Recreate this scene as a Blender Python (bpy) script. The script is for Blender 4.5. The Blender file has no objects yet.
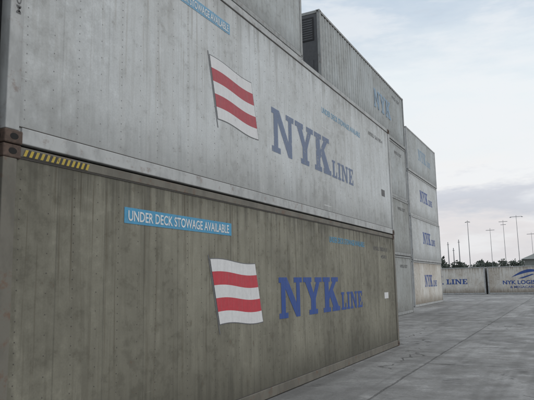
import bpy, math, random
from mathutils import Matrix, Vector
random.seed(4)
S = bpy.context.scene
try:
    S.view_settings.view_transform='Standard'; S.view_settings.look='None'; S.view_settings.exposure=0
except Exception: pass
COL = S.collection

# ------------------------------------------------------------ node helpers
def newmat(name):
    m=bpy.data.materials.new(name); m.use_nodes=True
    nt=m.node_tree; nt.nodes.clear()
    out=nt.nodes.new('ShaderNodeOutputMaterial')
    b=nt.nodes.new('ShaderNodeBsdfPrincipled')
    nt.links.new(b.outputs[0],out.inputs[0])
    return m,nt,b,out
def put(nt,sock,v):
    if isinstance(v,bpy.types.NodeSocket): nt.links.new(v,sock)
    elif isinstance(v,(tuple,list)) and len(v)==3 and sock.type=='RGBA': sock.default_value=(*v,1)
    else: sock.default_value=v
def mth(nt,op,a,b=None,c=None,clamp=False):
    n=nt.nodes.new('ShaderNodeMath'); n.operation=op; n.use_clamp=clamp
    put(nt,n.inputs[0],a)
    if b is not None: put(nt,n.inputs[1],b)
    if c is not None: put(nt,n.inputs[2],c)
    return n.outputs[0]
def mixc(nt,f,a,b,mode='MIX'):
    n=nt.nodes.new('ShaderNodeMix'); n.data_type='RGBA'; n.blend_type=mode
    put(nt,n.inputs[0],f); put(nt,n.inputs[6],a); put(nt,n.inputs[7],b)
    return n.outputs[2]
def noise(nt,vec,scale,detail=4,rough=.55,dim='3D'):
    n=nt.nodes.new('ShaderNodeTexNoise'); n.noise_dimensions=dim
    n.inputs['Scale'].default_value=scale; n.inputs['Detail'].default_value=detail; n.inputs['Roughness'].default_value=rough
    nt.links.new(vec,n.inputs['Vector']); return n.outputs[0]
def maprange(nt,v,a,b,c=0,d=1,smooth=True):
    n=nt.nodes.new('ShaderNodeMapRange'); n.clamp=True
    if smooth: n.interpolation_type='SMOOTHSTEP'
    put(nt,n.inputs[0],v)
    for i,x in enumerate((a,b,c,d)): n.inputs[i+1].default_value=x
    return n.outputs[0]
def vscale(nt,vec,s):
    n=nt.nodes.new('ShaderNodeVectorMath'); n.operation='MULTIPLY'
    nt.links.new(vec,n.inputs[0]); n.inputs[1].default_value=s; return n.outputs[0]
def objvec(nt,rand=True):
    tc=nt.nodes.new('ShaderNodeTexCoord')
    if not rand: return tc.outputs['Object'],tc.outputs['Object']
    oi=nt.nodes.new('ShaderNodeObjectInfo')
    m=mth(nt,'MULTIPLY',oi.outputs['Random'],60.0)
    a=nt.nodes.new('ShaderNodeVectorMath'); a.operation='ADD'
    nt.links.new(tc.outputs['Object'],a.inputs[0]); nt.links.new(m,a.inputs[1])
    return tc.outputs['Object'],a.outputs[0]
def bump(nt,h,strength,dist,bsdf,prev=None):
    n=nt.nodes.new('ShaderNodeBump'); n.inputs['Strength'].default_value=strength; n.inputs['Distance'].default_value=dist
    nt.links.new(h,n.inputs['Height'])
    if prev: nt.links.new(prev,n.inputs['Normal'])
    nt.links.new(n.outputs[0],bsdf.inputs['Normal']); return n.outputs[0]

def paint(name,base,dirt,amt=.5,seam=.61,seamdark=.3,H=2.9,rough=.6,rust=.15,low=.5,drip=.5):
    m,nt,b,out=newmat(name)
    o,v=objvec(nt)
    sep=nt.nodes.new('ShaderNodeSeparateXYZ'); nt.links.new(o,sep.inputs[0])
    big=noise(nt,vscale(nt,v,(1,1,.7)),.8,4,.62)
    mid=noise(nt,v,6,5,.68)
    fine=noise(nt,v,55,3,.7)
    streak=noise(nt,vscale(nt,v,(9,9,.45)),1.0,4,.62)
    dripn=noise(nt,vscale(nt,v,(26,26,.55)),1.0,3,.6)
    scr=noise(nt,vscale(nt,v,(.7,.7,24)),1.0,4,.7)
    c=mixc(nt,maprange(nt,big,.36,.64,0,amt),base,dirt)
    c=mixc(nt,maprange(nt,streak,.46,.68,0,amt*.95),c,dirt)
    # rag-wiped / scuffed blotches, both lighter and darker
    mm=mth(nt,'ADD',mth(nt,'MULTIPLY',mid,.65),mth(nt,'MULTIPLY',big,.35))
    c=mixc(nt,maprange(nt,mm,.52,.62,0,amt*.75),c,tuple(x*.75 for x in dirt))
    c=mixc(nt,maprange(nt,mm,.45,.36,0,.35),c,tuple(min(.8,x*1.18) for x in base))
    c=mixc(nt,maprange(nt,fine,.35,.75,0,.28),c,tuple(x*.5 for x in base))
    # rusty drips running down from the top rail and the seams
    hz=maprange(nt,sep.outputs[2],.2,H,.15,1,False)
    dm=mth(nt,'MULTIPLY',mth(nt,'MULTIPLY',maprange(nt,dripn,.54,.72),hz),drip)
    c=mixc(nt,dm,c,(dirt[0]*.55,dirt[1]*.47,dirt[2]*.38))
    # dirt near the lower edge and under the top rail
    zz=mth(nt,'ADD',sep.outputs[2],mth(nt,'MULTIPLY',mth(nt,'SUBTRACT',streak,.5),1.3))
    c=mixc(nt,maprange(nt,zz,.85,.0,0,low),c,tuple(x*.5 for x in dirt))
    c=mixc(nt,maprange(nt,zz,H-.45,H+.1,0,low*.9),c,tuple(x*.55 for x in dirt))
    # handling grime around the low-x end of the box
    xx=mth(nt,'ADD',sep.outputs[0],mth(nt,'MULTIPLY',mth(nt,'SUBTRACT',big,.5),3.0))
    c=mixc(nt,mth(nt,'MULTIPLY',maprange(nt,xx,1.9,.1,0,.45),maprange(nt,mid,.35,.6,.4,1)),c,tuple(x*.7 for x in dirt))
    # scrapes
    sc=mth(nt,'MULTIPLY',maprange(nt,scr,.66,.72,0,.5),maprange(nt,big,.45,.6))
    c=mixc(nt,sc,c,tuple(min(.8,x*1.35) for x in base))
    # panel seams
    pp=mth(nt,'PINGPONG',sep.outputs[0],seam/2)
    sm=maprange(nt,pp,.004,.012,1,0)
    c=mixc(nt,mth(nt,'MULTIPLY',mth(nt,'MULTIPLY',sm,seamdark),maprange(nt,streak,.3,.6,.4,1)),c,tuple(x*.35 for x in dirt))
    # rust blooms
    rm=mth(nt,'MULTIPLY',maprange(nt,mth(nt,'ADD',mth(nt,'MULTIPLY',mid,.7),mth(nt,'MULTIPLY',fine,.3)),.60,.68,0,1),rust)
    c=mixc(nt,rm,c,(.15,.07,.04))
    nt.links.new(c,b.inputs['Base Color'])
    nt.links.new(maprange(nt,mid,.3,.7,rough-.06,rough+.2),b.inputs['Roughness'])
    b.inputs['Specular IOR Level'].default_value=.3
    p=bump(nt,big,.35,.10,b)
    p=bump(nt,sm,-.5,.004,b,p)
    bump(nt,fine,.12,.004,b,p)
    return m
def plain(name,col,rough=.6,metal=0,var=.3,scale=6):
    m,nt,b,out=newmat(name); o,v=objvec(nt)
    n=noise(nt,v,scale,5,.68)
    c=mixc(nt,maprange(nt,n,.35,.65,0,var),col,tuple(x*.4 for x in col))
    nt.links.new(c,b.inputs['Base Color']); b.inputs['Roughness'].default_value=rough; b.inputs['Metallic'].default_value=metal
    bump(nt,n,.2,.004,b)
    return m
def framepaint(name,col,rust=(.14,.07,.04),amt=.5):
    m,nt,b,out=newmat(name); o,v=objvec(nt)
    n=noise(nt,v,7,5,.7); n2=noise(nt,vscale(nt,v,(2,2,1)),2.2,4,.65)
    c=mixc(nt,maprange(nt,n2,.4,.65,0,.5),col,tuple(x*.5 for x in col))
    c=mixc(nt,maprange(nt,n,.54,.70,0,amt),c,rust)
    nt.links.new(c,b.inputs['Base Color']); b.inputs['Roughness'].default_value=.7
    bump(nt,n,.3,.006,b)
    return m
def mark(name,col,wear=.3,rough=.6,haze=.35):
    """worn painted marking: chips reveal the paint below"""
    m,nt,b,out=newmat(name); o,v=objvec(nt)
    n=noise(nt,v,16,6,.78); st=noise(nt,vscale(nt,v,(22,22,1.6)),1.0,4,.7)
    c=mixc(nt,maprange(nt,st,.38,.72,0,haze+.1),col,tuple(min(1,x*.55+.10) for x in col))
    c=mixc(nt,maprange(nt,n,.35,.65,0,haze),c,tuple(x*.5+.02 for x in col))
    nt.links.new(c,b.inputs['Base Color']); b.inputs['Roughness'].default_value=rough
    s=mth(nt,'ADD',mth(nt,'MULTIPLY',n,.6),mth(nt,'MULTIPLY',st,.4))
    th=.50+.12*(1-wear)
    f=mth(nt,'MAXIMUM',maprange(nt,s,th,th+.07,0,min(1,.5+wear)),wear*.35)
    tr=nt.nodes.new('ShaderNodeBsdfTransparent'); mx=nt.nodes.new('ShaderNodeMixShader')
    nt.links.new(f,mx.inputs[0]); nt.links.new(b.outputs[0],mx.inputs[1]); nt.links.new(tr.outputs[0],mx.inputs[2])
    nt.links.new(mx.outputs[0],out.inputs[0])
    return m

# ------------------------------------------------------------ mesh helpers
def box(V,F,M,x0,x1,y0,y1,z0,z1,mi=0):
    b=len(V)
    V+= [(x0,y0,z0),(x1,y0,z0),(x1,y1,z0),(x0,y1,z0),(x0,y0,z1),(x1,y0,z1),(x1,y1,z1),(x0,y1,z1)]
    for f in ((0,3,2,1),(4,5,6,7),(0,1,5,4),(1,2,6,5),(2,3,7,6),(3,0,4,7)):
        F.append(tuple(b+i for i in f)); M.append(mi)
def cyl(V,F,M,p0,p1,r0,r1,mi=0,n=10):
    b=len(V); p0=Vector(p0); p1=Vector(p1); d=(p1-p0).normalized()
    a=d.orthogonal().normalized(); c=d.cross(a)
    for p,r in ((p0,r0),(p1,r1)):
        for i in range(n):
            t=2*math.pi*i/n; V.append(tuple(p+a*r*math.cos(t)+c*r*math.sin(t)))
    for i in range(n):
        F.append((b+i,b+(i+1)%n,b+n+(i+1)%n,b+n+i)); M.append(mi)
    F.append(tuple(b+n+i for i in range(n))); M.append(mi)
    F.append(tuple(b+n-1-i for i in range(n))); M.append(mi)
def mk(name,V,F,mats,M=None,parent=None,bevel=0,smooth=False):
    me=bpy.data.meshes.new(name); me.from_pydata([tuple(v) for v in V],[],F)
    for m in mats: me.materials.append(m)
    if M:
        for p,i in zip(me.polygons,M): p.material_index=i
    if smooth:
        for p in me.polygons: p.use_smooth=True
    me.update()
    ob=bpy.data.objects.new(name,me); COL.objects.link(ob)
    if parent: ob.parent=parent
    if bevel:
        md=ob.modifiers.new('bevel','BEVEL'); md.width=bevel; md.segments=2; md.limit_method='ANGLE'
    return ob
def empty(name,loc=(0,0,0),rz=0):
    e=bpy.data.objects.new(name,None); COL.objects.link(e); e.location=loc; e.rotation_euler=(0,0,rz); e.empty_display_size=.3
    return e

G={}
G['N']=(1.14,[(0,0),(.42,0),(.42,.13),(.3,.13),(.3,.72),(.82,0),(1.02,0),(1.02,.87),(1.14,.87),(1.14,1),(.72,1),(.72,.87),(.84,.87),(.84,.36),(.38,1),(0,1),(0,.87),(.1,.87),(.1,.13),(0,.13)])
G['Y']=(1.08,[(.30,0),(.80,0),(.80,.13),(.69,.13),(.69,.42),(.95,.87),(1.08,.87),(1.08,1),(.66,1),(.66,.87),(.74,.87),(.57,.57),(.40,.87),(.47,.87),(.47,1),(0,1),(0,.87),(.11,.87),(.41,.42),(.41,.13),(.30,.13)])
G['K']=(1.12,[(0,0),(.47,0),(.47,.13),(.37,.13),(.37,.34),(.45,.43),(.64,.13),(.58,.13),(.58,0),(1.12,0),(1.12,.13),(1.02,.13),(.65,.63),(.88,.87),(1.02,.87),(1.02,1),(.56,1),(.56,.87),(.63,.87),(.37,.57),(.37,.87),(.47,.87),(.47,1),(0,1),(0,.87),(.10,.87),(.10,.13),(0,.13)])
G['L']=(.8,[(0,0),(.8,0),(.8,.38),(.67,.38),(.62,.13),(.38,.13),(.38,.87),(.5,.87),(.5,1),(0,1),(0,.87),(.11,.87),(.11,.13),(0,.13)])
G['I']=(.5,[(0,0),(.5,0),(.5,.13),(.38,.13),(.38,.87),(.5,.87),(.5,1),(0,1),(0,.87),(.11,.87),(.11,.13),(0,.13)])
G['E']=(.82,[(0,0),(.82,0),(.82,.33),(.7,.33),(.66,.13),(.38,.13),(.38,.44),(.5,.44),(.5,.34),(.6,.34),(.6,.67),(.5,.67),(.5,.57),(.38,.57),(.38,.87),(.66,.87),(.68,.7),(.8,.7),(.8,1),(0,1),(0,.87),(.11,.87),(.11,.13),(0,.13)])
PY=.016
def slab(word,x,z,w,h,mat,parent,name,gap=.07,y=PY):
    tot=sum(G[c][0] for c in word)+gap*(len(word)-1); sx=w/tot
    V=[];F=[]; cx=x
    for c in word:
        gw,pts=G[c]; b=len(V)
        for (px,pz) in pts: V.append((cx+px*sx,y,z+pz*h))
        F.append(tuple(range(b,b+len(pts)))); cx+=(gw+gap)*sx
    return mk(name,V,F,[mat],parent=parent)
def fnt(body,x,z,w,h,mat,parent,name,y=PY,bold=.015,vertical=False):
    cu=bpy.data.curves.new('t','FONT'); cu.body=body; cu.size=1; cu.offset=bold; cu.resolution_u=3
    o=bpy.data.objects.new('t',cu); COL.objects.link(o)
    bpy.context.view_layer.update()
    dg=bpy.context.evaluated_depsgraph_get()
    me=bpy.data.meshes.new_from_object(o.evaluated_get(dg))
    xs=[v.co.x for v in me.vertices]; ys=[v.co.y for v in me.vertices]
    x0,x1,y0,y1=min(xs),max(xs),min(ys),max(ys)
    for v in me.vertices:
        a=(v.co.x-x0)/(x1-x0); c=(v.co.y-y0)/(y1-y0)
        if vertical: v.co=(x+(1-c)*w,y,z+a*h)
        else: v.co=(x+a*w,y,z+c*h)
    me.materials.clear(); me.materials.append(mat)
    bpy.data.objects.remove(o); 
    me.name=name; ob=bpy.data.objects.new(name,me); COL.objects.link(ob); ob.parent=parent
    return ob
def flag(x,z,w,h,skew,parent,outl,red,white,y=PY):
    n=22
    def P(a,c):
        return (x+a*w+skew*c, z+c*h+.022*math.sin(a*5.6+.4)*(1-.2*c)-a*.03)
    def strip(c0,c1,yy,a0=0,a1=1):
        V=[];F=[]
        for i in range(n+1):
            a=a0+(a1-a0)*i/n
            for c in (c0,c1):
                px,pz=P(a,c); V.append((px,yy,pz))
        for i in range(n): F.append((2*i,2*i+2,2*i+3,2*i+1))
        return V,F
    V,F=strip(-.015,1.015,y+.001,-.01,1.01); mk('flag_outline',V,F,[outl],parent=parent)
    cs=[0,.19,.40,.60,.81,1]
    for i in range(5):
        V,F=strip(cs[i],cs[i+1],y-.001); mk('flag_stripe',V,F,[red if i%2 else white],parent=parent)
    t=.011
    a=(x-.03+skew*-.14,z-.14*h); b_=(x-.03+skew*1.07,z+1.07*h)
    mk('flag_pole',[(a[0]-t,y,a[1]),(a[0]+t,y,a[1]),(b_[0]+t,y,b_[1]),(b_[0]-t,y,b_[1])],[(0,1,2,3)],[outl],parent=parent)

# ------------------------------------------------------------ materials
M_white=paint('white_grey_paint',(.585,.61,.615),(.40,.405,.39),.5,seamdark=.16,rust=.25,low=.6,drip=.5)
M_olive=paint('taupe_paint',(.250,.240,.190),(.135,.128,.100),.68,seamdark=.35,rust=.3,low=.85,drip=.85)
M_grey=paint('pale_grey_paint',(.45,.48,.485),(.29,.295,.28),.5,seamdark=.5,rust=.3,drip=.6)
M_grey2=paint('dull_grey_paint',(.36,.375,.365),(.23,.23,.21),.5,seamdark=.4,rust=.3,drip=.6)
M_cream=paint('cream_paint',(.67,.66,.62),(.38,.32,.25),.5,seamdark=.35,rust=.8,low=.9,drip=.8)
F_white=framepaint('white_frame',(.42,.43,.425),amt=.45)
F_olive=framepaint('taupe_frame',(.15,.14,.115),amt=.6)
F_grey=framepaint('grey_frame',(.31,.32,.315),amt=.4)
M_rail=plain('dark_seal',(.07,.064,.058),.85)
M_cast=plain('rusty_casting',(.11,.075,.058),.85,var=.7,scale=18)
M_hole=plain('casting_hole',(.012,.011,.01),.9)
M_mach=plain('machinery_grey',(.09,.093,.10),.65)
M_dark=plain('machinery_dark',(.02,.02,.022),.7)
M_steel=plain('lock_rod_steel',(.30,.30,.29),.5,.3)
M_rivet_w=plain('rivet_white',(.33,.335,.33),.7,var=.6,scale=20)
M_rivet_o=plain('rivet_taupe',(.11,.10,.085),.7,var=.6,scale=20)
K_blue=mark('logo_blue',(.016,.07,.30),.22)
K_faded=mark('faded_logo_blue',(.16,.215,.345),.7,haze=.35)
K_pale=mark('pale_logo_blue',(.26,.40,.54),.6)
K_cyan=mark('label_cyan',(.06,.31,.52),.15)
K_cyan2=mark('faded_label_cyan',(.18,.40,.58),.4)
K_wht=mark('label_white',(.74,.76,.76),.15)
K_red=mark('flag_red',(.54,.035,.055),.15)
K_red2=mark('faded_flag_red',(.47,.07,.09),.3)
K_fwht=mark('flag_white',(.70,.70,.70),.12,haze=.2)
K_fwht2=mark('faded_flag_white',(.72,.72,.72),.2,haze=.15)
K_outl=mark('flag_outline',(.15,.155,.165),.4)
K_yel=mark('warning_yellow',(.52,.38,.04),.35)
K_blk=mark('warning_black',(.02,.02,.02),.2)
K_code=mark('code_dark',(.10,.10,.10),.4)

# ------------------------------------------------------------ container
def container(loc,rz,L,H,body,frame,near=False,corr=False,name='refrigerated_container',rivet=None):
    W=2.44; e=empty(name,loc,rz)
    V=[];F=[];M=[]
    if corr:
        n=int(L/.28); step=(L-.2)/n
        for side in (0,1):
            ys=(.022,.046) if side==0 else (W-.022,W-.046)
            prof=[]
            for i in range(n):
                x=.1+i*step
                prof+=[(x,ys[0]),(x+step*.38,ys[0]),(x+step*.5,ys[1]),(x+step*.88,ys[1])]
            prof.append((.1+n*step,ys[0]))
            b=len(V)
            for x,y in prof: V.append((x,y,.1)); V.append((x,y,H-.06))
            for i in range(len(prof)-1):
                f=(b+2*i,b+2*i+2,b+2*i+3,b+2*i+1); F.append(f if side==0 else f[::-1]); M.append(0)
        box(V,F,M,.05,L-.05,.055,W-.055,.1,H-.02,0)
    else:
        box(V,F,M,.05,L-.05,.02,W-.02,.1,H-.02,0)
    mk('insulated_box',V,F,[body],M,parent=e)
    V=[];F=[];M=[]
    pw=.14
    for y0,y1 in ((0,.12),(W-.12,W)):
        box(V,F,M,.002,pw,y0,y1,.118,H-.118)
        box(V,F,M,L-pw,L-.002,y0,y1,.118,H-.118)
    for y0,y1 in ((.004,.09),(W-.09,W-.004)):
        box(V,F,M,.17,L-.17,y0,y1,.014,.155)
        box(V,F,M,.17,L-.17,y0+.003,y1-.003,H-.095,H-.006)
    for x0,x1 in ((.004,.11),(L-.11,L-.004)):
        box(V,F,M,x0,x1,.16,W-.16,.022,.15); box(V,F,M,x0,x1,.16,W-.16,H-.12,H-.012)
    mk('frame',V,F,[frame],M,parent=e,bevel=.008)
    V=[];F=[];M=[]
    for y0,y1 in ((.012,.05),(W-.05,W-.012)):
        box(V,F,M,.14,L-.14,y0,y1,H-.108,H-.096); box(V,F,M,.14,L-.14,y0,y1,.156,.164)
    mk('seals',V,F,[M_rail],M,parent=e)
    V=[];F=[];M=[]
    for cx in (0,L):
        for cy in (0,W):
            for cz in (0,H):
                sx=1 if cx==0 else -1; sy=1 if cy==0 else -1; sz=1 if cz==0 else -1
                xs=sorted((cx-sx*.002,cx+sx*.178)); ys=sorted((cy-sy*.003,cy+sy*.162)); zs=sorted((cz,cz+sz*.118))
                box(V,F,M,xs[0],xs[1],ys[0],ys[1],zs[0],zs[1],0)
    mk('corner_castings',V,F,[M_cast if near else frame],M,parent=e,bevel=.012)
    V=[];F=[];M=[]
    for cx in (0,L):
        for cy in (0,W):
            for cz in (0,H):
                sx=1 if cx==0 else -1; sy=1 if cy==0 else -1; sz=1 if cz==0 else -1
                c=(cx+sx*.09, cy-sy*.0045, cz+sz*.06); b=len(V)
                for i in range(14):
                    t=2*math.pi*i/14; V.append((c[0]+.042*math.cos(t),c[1],c[2]+.028*math.sin(t)))
                F.append(tuple(range(b,b+14))); M.append(0)
                c=(cx-sx*.0045, cy+sy*.085, cz+sz*.06); b=len(V)
                for i in range(14):
                    t=2*math.pi*i/14; V.append((c[0],c[1]+.036*math.cos(t),c[2]+.028*math.sin(t)))
                F.append(tuple(range(b,b+14))); M.append(0)
    mk('casting_holes',V,F,[M_hole],M,parent=e)
    V=[];F=[];M=[]
    box(V,F,M,.02,.05,.13,W-.13,.16,H-.13,0)
    box(V,F,M,-.001,.02,.25,W-.25,H-1.15,H-.25,1)
    for i in range(9): box(V,F,M,-.006,.0185,.3,W-.3,H-1.1+i*.09,H-1.05+i*.09,0)
    cyl(V,F,M,(.019,W*.5,.9),(-.004,W*.5,.9),.33,.33,1,20)
    box(V,F,M,-.005,.0195,.3,.75,.35,1.0,0); box(V,F,M,-.005,.0195,W-.75,W-.3,.35,1.2,0)
    mk('refrigeration_unit',V,F,[M_mach,M_dark],M,parent=e,bevel=.004)
    V=[];F=[];M=[]
    for y0,y1 in ((.13,W/2-.008),(W/2+.008,W-.13)):
        box(V,F,M,L-.05,L-.022,y0,y1,.16,H-.13,0)
        for yy in (y0+.28,y1-.28):
            cyl(V,F,M,(L-.004,yy,.1),(L-.004,yy,H-.08),.017,.017,1,8)
            box(V,F,M,L-.02,L+.006,yy-.04,yy+.04,.17,.24,1); box(V,F,M,L-.02,L+.006,yy-.04,yy+.04,H-.22,H-.15,1)
            box(V,F,M,L-.018,L+.012,yy-.02,yy+.28 if yy<W/2 else yy+.02,1.1,1.14,1)
    mk('doors',V,F,[body,M_steel],M,parent=e,bevel=.003)
    if near:
        V=[];F=[]
        cols=[.2+.305*i for i in range(int((L-.4)/.305)+2)]
        for ci,x in enumerate(cols):
            if x>L-.18: continue
            nz=30 if ci%2==0 else 15
            for k in range(nz):
                if random.random()<.05: continue
                z=.24+(H-.24-.2)*k/(nz-1)+random.uniform(-.004,.004); r=.0068; b=len(V); xx=x+random.uniform(-.002,.002)
                for i in range(6):
                    t=math.pi*i/3; V.append((xx+r*math.cos(t),.0195,z+r*math.sin(t)))
                for i in range(6):
                    t=math.pi*i/3; V.append((xx+r*.5*math.cos(t),.0165,z+r*.5*math.sin(t)))
                for i in range(6): F.append((b+i,b+(i+1)%6,b+6+(i+1)%6,b+6+i))
                F.append(tuple(b+6+i for i in range(6)))
        mk('rivets',V,F,[rivet or frame],parent=e)
    return e

R90=math.radians(90)
H=2.9
Y0=3.12; LL=12.2; XA=-4.04
low=container((XA,Y0,0),R90,LL,H,M_olive,F_olive,near=True,rivet=M_rivet_o)
upp=container((XA+.012,Y0,H+.004),R90,LL,H,M_white,F_white,near=True,rivet=M_rivet_w)
TXT='UNDER DECK STOWAGE AVAILABLE'
def quad(x0,x1,z0,z1,mat,parent,name,y=PY):
    return mk(name,[(x0,y,z0),(x1,y,z0),(x1,y,z1),(x0,y,z1)],[(0,1,2,3)],[mat],parent=parent)
quad(1.50,3.68,2.35,2.52,K_cyan,low,'label_band')
fnt(TXT,1.56,2.378,2.05,.113,K_wht,low,'label_text',y=PY-.003)
flag(3.36,1.17,1.20,.84,-.22,low,K_outl,K_red,K_fwht)
slab('NYK',5.12,1.13,2.75,.65,K_blue,low,'logo_letters')
slab('LINE',7.95,1.13,1.33,.35,K_blue,low,'logo_word',gap=.12)
fnt(TXT,7.4,2.46,2.2,.115,K_cyan,low,'small_label_text')
fnt('NYKU 780243 0',10.3,2.42,1.2,.10,K_code,low,'container_code')
fnt('45R1',10.9,2.24,.5,.09,K_code,low,'container_code')
quad(11.05,11.40,1.25,1.40,K_fwht,low,'data_plate')
V=[];F=[];M=[]
x=.2
i=0
while x<.95:
    V+=[(x,.0,H-.085),(x+.03,.0,H-.085),(x+.055,.0,H-.026),(x+.025,.0,H-.026)]
    F.append((4*i,4*i+1,4*i+2,4*i+3)); M.append(i%2); x+=.03; i+=1
mk('warning_stripes',V,F,[K_yel,K_blk],M,parent=low)
quad(2.0,3.68,2.36,2.52,K_cyan2,upp,'label_band')
fnt(TXT,2.04,2.385,1.6,.105,K_wht,upp,'label_text',y=PY-.003)
flag(3.34,1.02,1.16,.84,-.20,upp,K_outl,K_red2,K_fwht2)
slab('NYK',4.97,.90,2.65,.74,K_faded,upp,'logo_letters')
slab('LINE',7.68,.89,1.3,.36,K_faded,upp,'logo_word',gap=.12)
fnt(TXT,7.2,2.12,2.4,.12,K_cyan2,upp,'small_label_text')
fnt('NYKU 561190 4',10.3,2.36,1.2,.10,K_code,upp,'container_code')
quad(11.2,11.50,.95,1.12,K_code,upp,'data_plate')
fnt('MO.NO. 16',.055,1.15,.05,.55,K_code,upp,'post_text',y=-.003,vertical=True)
container((XA-.02,Y0-.09-LL,0),R90,LL,H,M_grey2,F_grey,near=True)
container((XA-.03,Y0-.09-LL,H+.004),R90,LL,H,M_white,F_white,near=True)
# --- row B behind
XB=-6.85
for k,m in enumerate((M_grey2,M_grey,M_white,M_grey)):
    container((XB,3.85,k*(H+.004)),R90,12.19,H,m,F_grey if m is not M_white else F_white)
    container((XB-.03,-8.5,k*(H+.004)),R90,12.19,H,(M_grey,M_white,M_grey2,M_grey)[k],F_grey)
XC=-7.27
for k,m in enumerate((M_grey2,M_grey2,M_grey,M_grey)):
    c=container((XC+.03*(k%2),18.6,k*(H+.004)),R90,12.19,H,m,F_grey,corr=(k==3))
    if k==3: slab('NYK',6.6,1.0,2.9,.9,K_pale,c,'logo_letters',y=.012)
    elif k!=2: slab('NYK',5.1,1.1,2.8,.7,K_faded,c,'logo_letters')
    fnt('NYKU 5527',9.9,2.3,1.4,.16,K_code,c,'container_code',y=.012)
XD=-8.4
for k,m in enumerate((M_cream,M_white,M_white,M_grey)):
    c=container((XD+.04*(k%2),36.0,k*(H-.03+.004)),R90,9.1,H-.03,m,F_white)
    slab('NYK',3.2,1.2,2.4,.8,K_blue if k!=3 else K_pale,c,'logo_letters')
    slab('LINE',5.8,1.2,1.3,.42,K_blue if k!=3 else K_pale,c,'logo_word')
# --- far row across the yard
for i,m in enumerate((M_grey,M_cream,M_cream,M_white)):
    c=container((-32.4+i*12.42-.0,66+.15*(i%2),0),0,12.19,H,m,F_white)
    if i==1:
        slab('NYK',4.2,1.1,3.6,.9,K_blue,c,'logo_letters'); slab('LINE',8.1,1.1,2.2,.55,K_blue,c,'logo_word')
    if i==2:
        V=[];F=[]
        for k in range(17):
            t=k/16; x=2.4+3.0*t; z=1.75+.65*math.sin(t*math.pi*.75)
            w=.15*math.sin(math.pi*min(1,t*1.02))+.01
            V+=[(x,PY,z-w),(x,PY,z+w)]
        for k in range(16): F.append((2*k,2*k+2,2*k+3,2*k+1))
        mk('emblem',V,F,[K_blue],parent=c)
        V=[(3.0,PY,1.6),(3.5,PY,1.6),(4.6,PY,2.0),(4.4,PY,2.06)]
        mk('emblem_wing',V,[(0,1,2,3)],[K_blue],parent=c)
        fnt('NYK LOGISTICS',1.5,1.0,4.4,.42,K_blue,c,'logo_word',bold=.03)
        fnt('& MEGACARRIER',2.2,.6,3.0,.25,K_blue,c,'logo_word')

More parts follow.
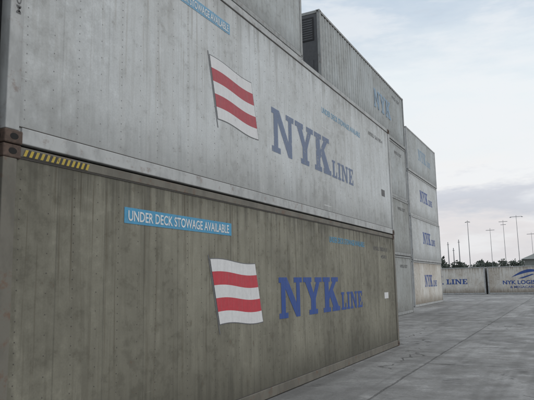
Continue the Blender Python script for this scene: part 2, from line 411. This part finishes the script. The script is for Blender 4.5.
# ------------------------------------------------------------ ground
def ground_mat():
    m,nt,b,out=newmat('concrete_yard'); o,v=objvec(nt,False)
    sep=nt.nodes.new('ShaderNodeSeparateXYZ'); nt.links.new(o,sep.inputs[0])
    big=noise(nt,vscale(nt,v,(1,.6,1)),.3,5,.66); mid=noise(nt,v,1.7,6,.7); fine=noise(nt,v,20,4,.7); grit=noise(nt,v,110,2,.7)
    c=mixc(nt,maprange(nt,big,.40,.60),(.21,.208,.202),(.345,.342,.335))
    c=mixc(nt,maprange(nt,mid,.46,.62,0,.6),c,(.165,.162,.156))
    c=mixc(nt,maprange(nt,mid,.44,.34,0,.5),c,(.43,.425,.415))
    c=mixc(nt,maprange(nt,fine,.4,.7,0,.45),c,(.135,.133,.13))
    c=mixc(nt,maprange(nt,grit,.55,.75,0,.4),c,(.47,.465,.45))
    tr=noise(nt,vscale(nt,v,(1.6,.05,1)),1,3,.6)
    c=mixc(nt,maprange(nt,tr,.50,.66,0,.5),c,(.12,.118,.114))
    wob=mth(nt,'MULTIPLY',mth(nt,'SUBTRACT',mid,.5),.10)
    gx=mth(nt,'ADD',mth(nt,'ADD',sep.outputs[0],200.7),wob); gy=mth(nt,'ADD',mth(nt,'ADD',sep.outputs[1],200.3),wob)
    # slab cells share their borders with the joints
    wn=nt.nodes.new('ShaderNodeTexWhiteNoise'); wn.noise_dimensions='2D'
    cb=nt.nodes.new('ShaderNodeCombineXYZ')
    nt.links.new(mth(nt,'ROUND',mth(nt,'DIVIDE',gx,4.0)),cb.inputs[0]); nt.links.new(mth(nt,'ROUND',mth(nt,'DIVIDE',gy,5.0)),cb.inputs[1])
    nt.links.new(cb.outputs[0],wn.inputs['Vector'])
    j=mth(nt,'MAXIMUM',maprange(nt,mth(nt,'ABSOLUTE',mth(nt,'SUBTRACT',mth(nt,'FLOORED_MODULO',gx,4.0),2.0)),.010,.035,1,0),
                       maprange(nt,mth(nt,'ABSOLUTE',mth(nt,'SUBTRACT',mth(nt,'FLOORED_MODULO',gy,5.0),2.5)),.010,.035,1,0))
    c=mixc(nt,maprange(nt,wn.outputs[0],.3,1,0,.4),c,(.15,.148,.144))
    j=mth(nt,'MULTIPLY',j,maprange(nt,fine,.3,.55,.25,1))
    c=mixc(nt,mth(nt,'MULTIPLY',j,.7),c,(.06,.058,.055))
    vo=nt.nodes.new('ShaderNodeTexVoronoi'); vo.feature='DISTANCE_TO_EDGE'; vo.inputs['Scale'].default_value=.4
    d=nt.nodes.new('ShaderNodeVectorMath'); d.operation='ADD'
    nn=nt.nodes.new('ShaderNodeTexNoise'); nn.inputs['Scale'].default_value=1.5; nn.inputs['Detail'].default_value=5; nt.links.new(v,nn.inputs['Vector'])
    nt.links.new(v,d.inputs[0]); nt.links.new(vscale(nt,nn.outputs[1],(1.3,1.3,0)),d.inputs[1]); nt.links.new(d.outputs[0],vo.inputs['Vector'])
    cr=mth(nt,'MULTIPLY',maprange(nt,vo.outputs[0],.003,.012,1,0),maprange(nt,big,.5,.56))
    c=mixc(nt,mth(nt,'MULTIPLY',cr,.75),c,(.05,.048,.045))
    st=maprange(nt,noise(nt,v,.8,4,.6),.58,.70,0,.7)
    c=mixc(nt,st,c,(.08,.078,.075))
    nt.links.new(c,b.inputs['Base Color'])
    nt.links.new(maprange(nt,mid,.35,.65,.6,.9),b.inputs['Roughness'])
    b.inputs['Specular IOR Level'].default_value=.35
    h=mth(nt,'SUBTRACT',mth(nt,'ADD',mth(nt,'MULTIPLY',fine,.7),mth(nt,'MULTIPLY',grit,.3)),mth(nt,'ADD',j,cr))
    bump(nt,h,.6,.015,b)
    return m
V=[(-700,-500,0),(700,-500,0),(700,1500,0),(-700,1500,0)]
mk('ground',V,[(0,1,2,3)],[ground_mat()])

# ------------------------------------------------------------ distant things
M_leaf=plain('distant_foliage',(.075,.095,.075),.8,var=.8,scale=.8)
M_trunk=plain('trunk_bark',(.09,.07,.05),.9)
V=[];F=[];M=[]
def clump(cx,cy,cz,r,n):
    for _ in range(n):
        d=Vector((random.gauss(0,1),random.gauss(0,1),random.gauss(0,.8))); d=d.normalized()*r*random.uniform(.35,1.05)
        p=Vector((cx,cy,cz))+d
        a=Vector((random.uniform(-1,1),random.uniform(-1,1),random.uniform(-1,1))).normalized(); c=a.orthogonal().normalized()
        s=random.uniform(.12,.34)
        b=len(V); V.extend([tuple(p-a*s),tuple(p+c*s*.6),tuple(p+a*s),tuple(p-c*s*.6)]); F.append((b,b+1,b+2,b+3)); M.append(0)
x=-55
while x<60:
    y=122+random.uniform(-5,7); h=random.uniform(4.6,6.4)
    cyl(V,F,M,(x,y,0),(x+random.uniform(-.3,.3),y,h*.7),.16,.06,1,6)
    for k in range(6):
        clump(x+random.uniform(-1.8,1.8),y+random.uniform(-1,1),h*random.uniform(.5,.85),random.uniform(.7,1.3),75)
    x+=random.uniform(.7,2.0)
mk('distant_trees',V,F,[M_leaf,M_trunk],M)
M_mast=plain('mast_steel',(.24,.25,.26),.6,.2)
def mast(x,y,h,arms,r=.1,name='light_mast',heads=True):
    V=[];F=[];M=[]
    cyl(V,F,M,(x,y,0),(x,y,h),r,r*.5,0,8)
    box(V,F,M,x-.3,x+.3,y-.3,y+.3,0,.35,0)
    for (z,w) in arms:
        box(V,F,M,x-w,x+w,y-.04,y+.04,z-.04,z+.04,0)
        if heads:
            for s in (-1,1): box(V,F,M,x+s*w-.15,x+s*w+.15,y-.15,y+.15,z-.12,z-.045,0)
    mk(name,V,F,[M_mast],M)
mast(-17,122,13.4,[(13.1,.35)],.09)
mast(-12.6,120,11.4,[(11.0,.8)],.06,name='television_antenna',heads=False)
mast(-10.3,122,13.0,[(12.7,.8),(12.1,.5)],.06,name='television_antenna',heads=False)
mast(-8.1,126,14.2,[(13.9,1.1)],.07)
mast(-5.2,118,10.0,[(9.7,.8)],.05,name='television_antenna',heads=False)
for (x,h) in ((-20.6,9.0),(-19.6,7.8),(-18.5,9.4)):
    mast(x,119,h,[(h-.5,.2)],.13,name='mooring_post',heads=False)
M_wall=plain('warehouse_sheet',(.22,.235,.22),.8,scale=1.2); M_roof=plain('warehouse_roof',(.19,.205,.195),.8,scale=1.2)
w=empty('warehouse',(-6.0,104,0))
V=[];F=[];M=[]; box(V,F,M,0,34,0,18,0,4.7)
for i in range(6): box(V,F,M,3+i*5.2,5.4+i*5.2,-.05,-.004,2.8,3.7,1)
mk('walls',V,F,[M_wall,M_dark],M,parent=w)
V=[(-.5,-.6,4.65),(34.5,-.6,4.65),(32.0,9,6.2),(2.0,9,6.2),(34.5,18.6,4.65),(-.5,18.6,4.65)]
mk('roof',V,[(0,1,2,3),(3,2,4,5),(0,3,5),(1,4,2)],[M_roof],parent=w)

# ------------------------------------------------------------ world + sun
SE,SR=math.radians(38),math.radians(68)
W=bpy.data.worlds.new('World'); S.world=W; W.use_nodes=True; nt=W.node_tree; nt.nodes.clear()
out=nt.nodes.new('ShaderNodeOutputWorld'); bg=nt.nodes.new('ShaderNodeBackground'); nt.links.new(bg.outputs[0],out.inputs[0])
sky=nt.nodes.new('ShaderNodeTexSky'); sky.sky_type='NISHITA'; sky.sun_disc=False; sky.sun_elevation=SE; sky.sun_rotation=SR
sky.dust_density=3
tc=nt.nodes.new('ShaderNodeTexCoord'); g=tc.outputs['Generated']
sep=nt.nodes.new('ShaderNodeSeparateXYZ'); nt.links.new(g,sep.inputs[0])
n1=noise(nt,vscale(nt,g,(2.6,2.6,10)),1.3,6,.6)
n2=noise(nt,vscale(nt,g,(6,6,26)),1.4,5,.62)
z=mth(nt,'ADD',sep.outputs[2],mth(nt,'MULTIPLY',mth(nt,'SUBTRACT',n1,.5),.16))
z=mth(nt,'ADD',z,mth(nt,'MULTIPLY',mth(nt,'SUBTRACT',n2,.5),.11))
rp=nt.nodes.new('ShaderNodeValToRGB'); nt.links.new(z,rp.inputs[0])
st=[(0,(.74,.73,.76)),(.09,(.82,.79,.80)),(.125,(.64,.66,.72)),(.155,(.69,.71,.77)),(.18,(.94,.94,.94)),(.30,(.88,.94,.97)),(.46,(.60,.70,.81)),(.65,(.70,.78,.87)),(1,(.86,.91,.97))]
el=rp.color_ramp.elements
el[0].position=0; el[0].color=(*st[0][1],1); el[1].position=1; el[1].color=(*st[-1][1],1)
for p,c in st[1:-1]:
    q=el.new(p); q.color=(*c,1)
n3=noise(nt,vscale(nt,g,(1.8,1.8,7)),2.4,6,.6)
veil=mixc(nt,maprange(nt,n3,.46,.62,0,.55),rp.outputs[0],(.93,.95,.97))
veil=mixc(nt,maprange(nt,n3,.44,.33,0,.4),veil,(.60,.65,.73))
cl=mixc(nt,1.0,veil,(10,10,10),'MULTIPLY')
f=mixc(nt,.92,sky.outputs[0],cl)
nt.links.new(f,bg.inputs[0]); bg.inputs[1].default_value=.1
sl=bpy.data.lights.new('sun','SUN'); sl.energy=.75; sl.angle=math.radians(40); sl.color=(1,.96,.9)
so=bpy.data.objects.new('sun',sl); COL.objects.link(so)
d=Vector((math.sin(SR)*math.cos(SE),math.cos(SR)*math.cos(SE),math.sin(SE)))
so.rotation_euler=d.to_track_quat('Z','Y').to_euler(); so.location=d*50

# ------------------------------------------------------------ camera
cd=bpy.data.cameras.new('camera'); cam=bpy.data.objects.new('camera',cd); COL.objects.link(cam)
cd.sensor_width=36; cd.lens=574/534*36; cd.clip_end=3000; cd.clip_start=.05
R=Matrix.Rotation(math.radians(27.2),4,'Z')@Matrix.Rotation(math.radians(90+8.2),4,'X')@Matrix.Rotation(math.radians(-1.2),4,'Z')
cam.matrix_world=Matrix.Translation((0,0,1.7))@R
S.camera=cam
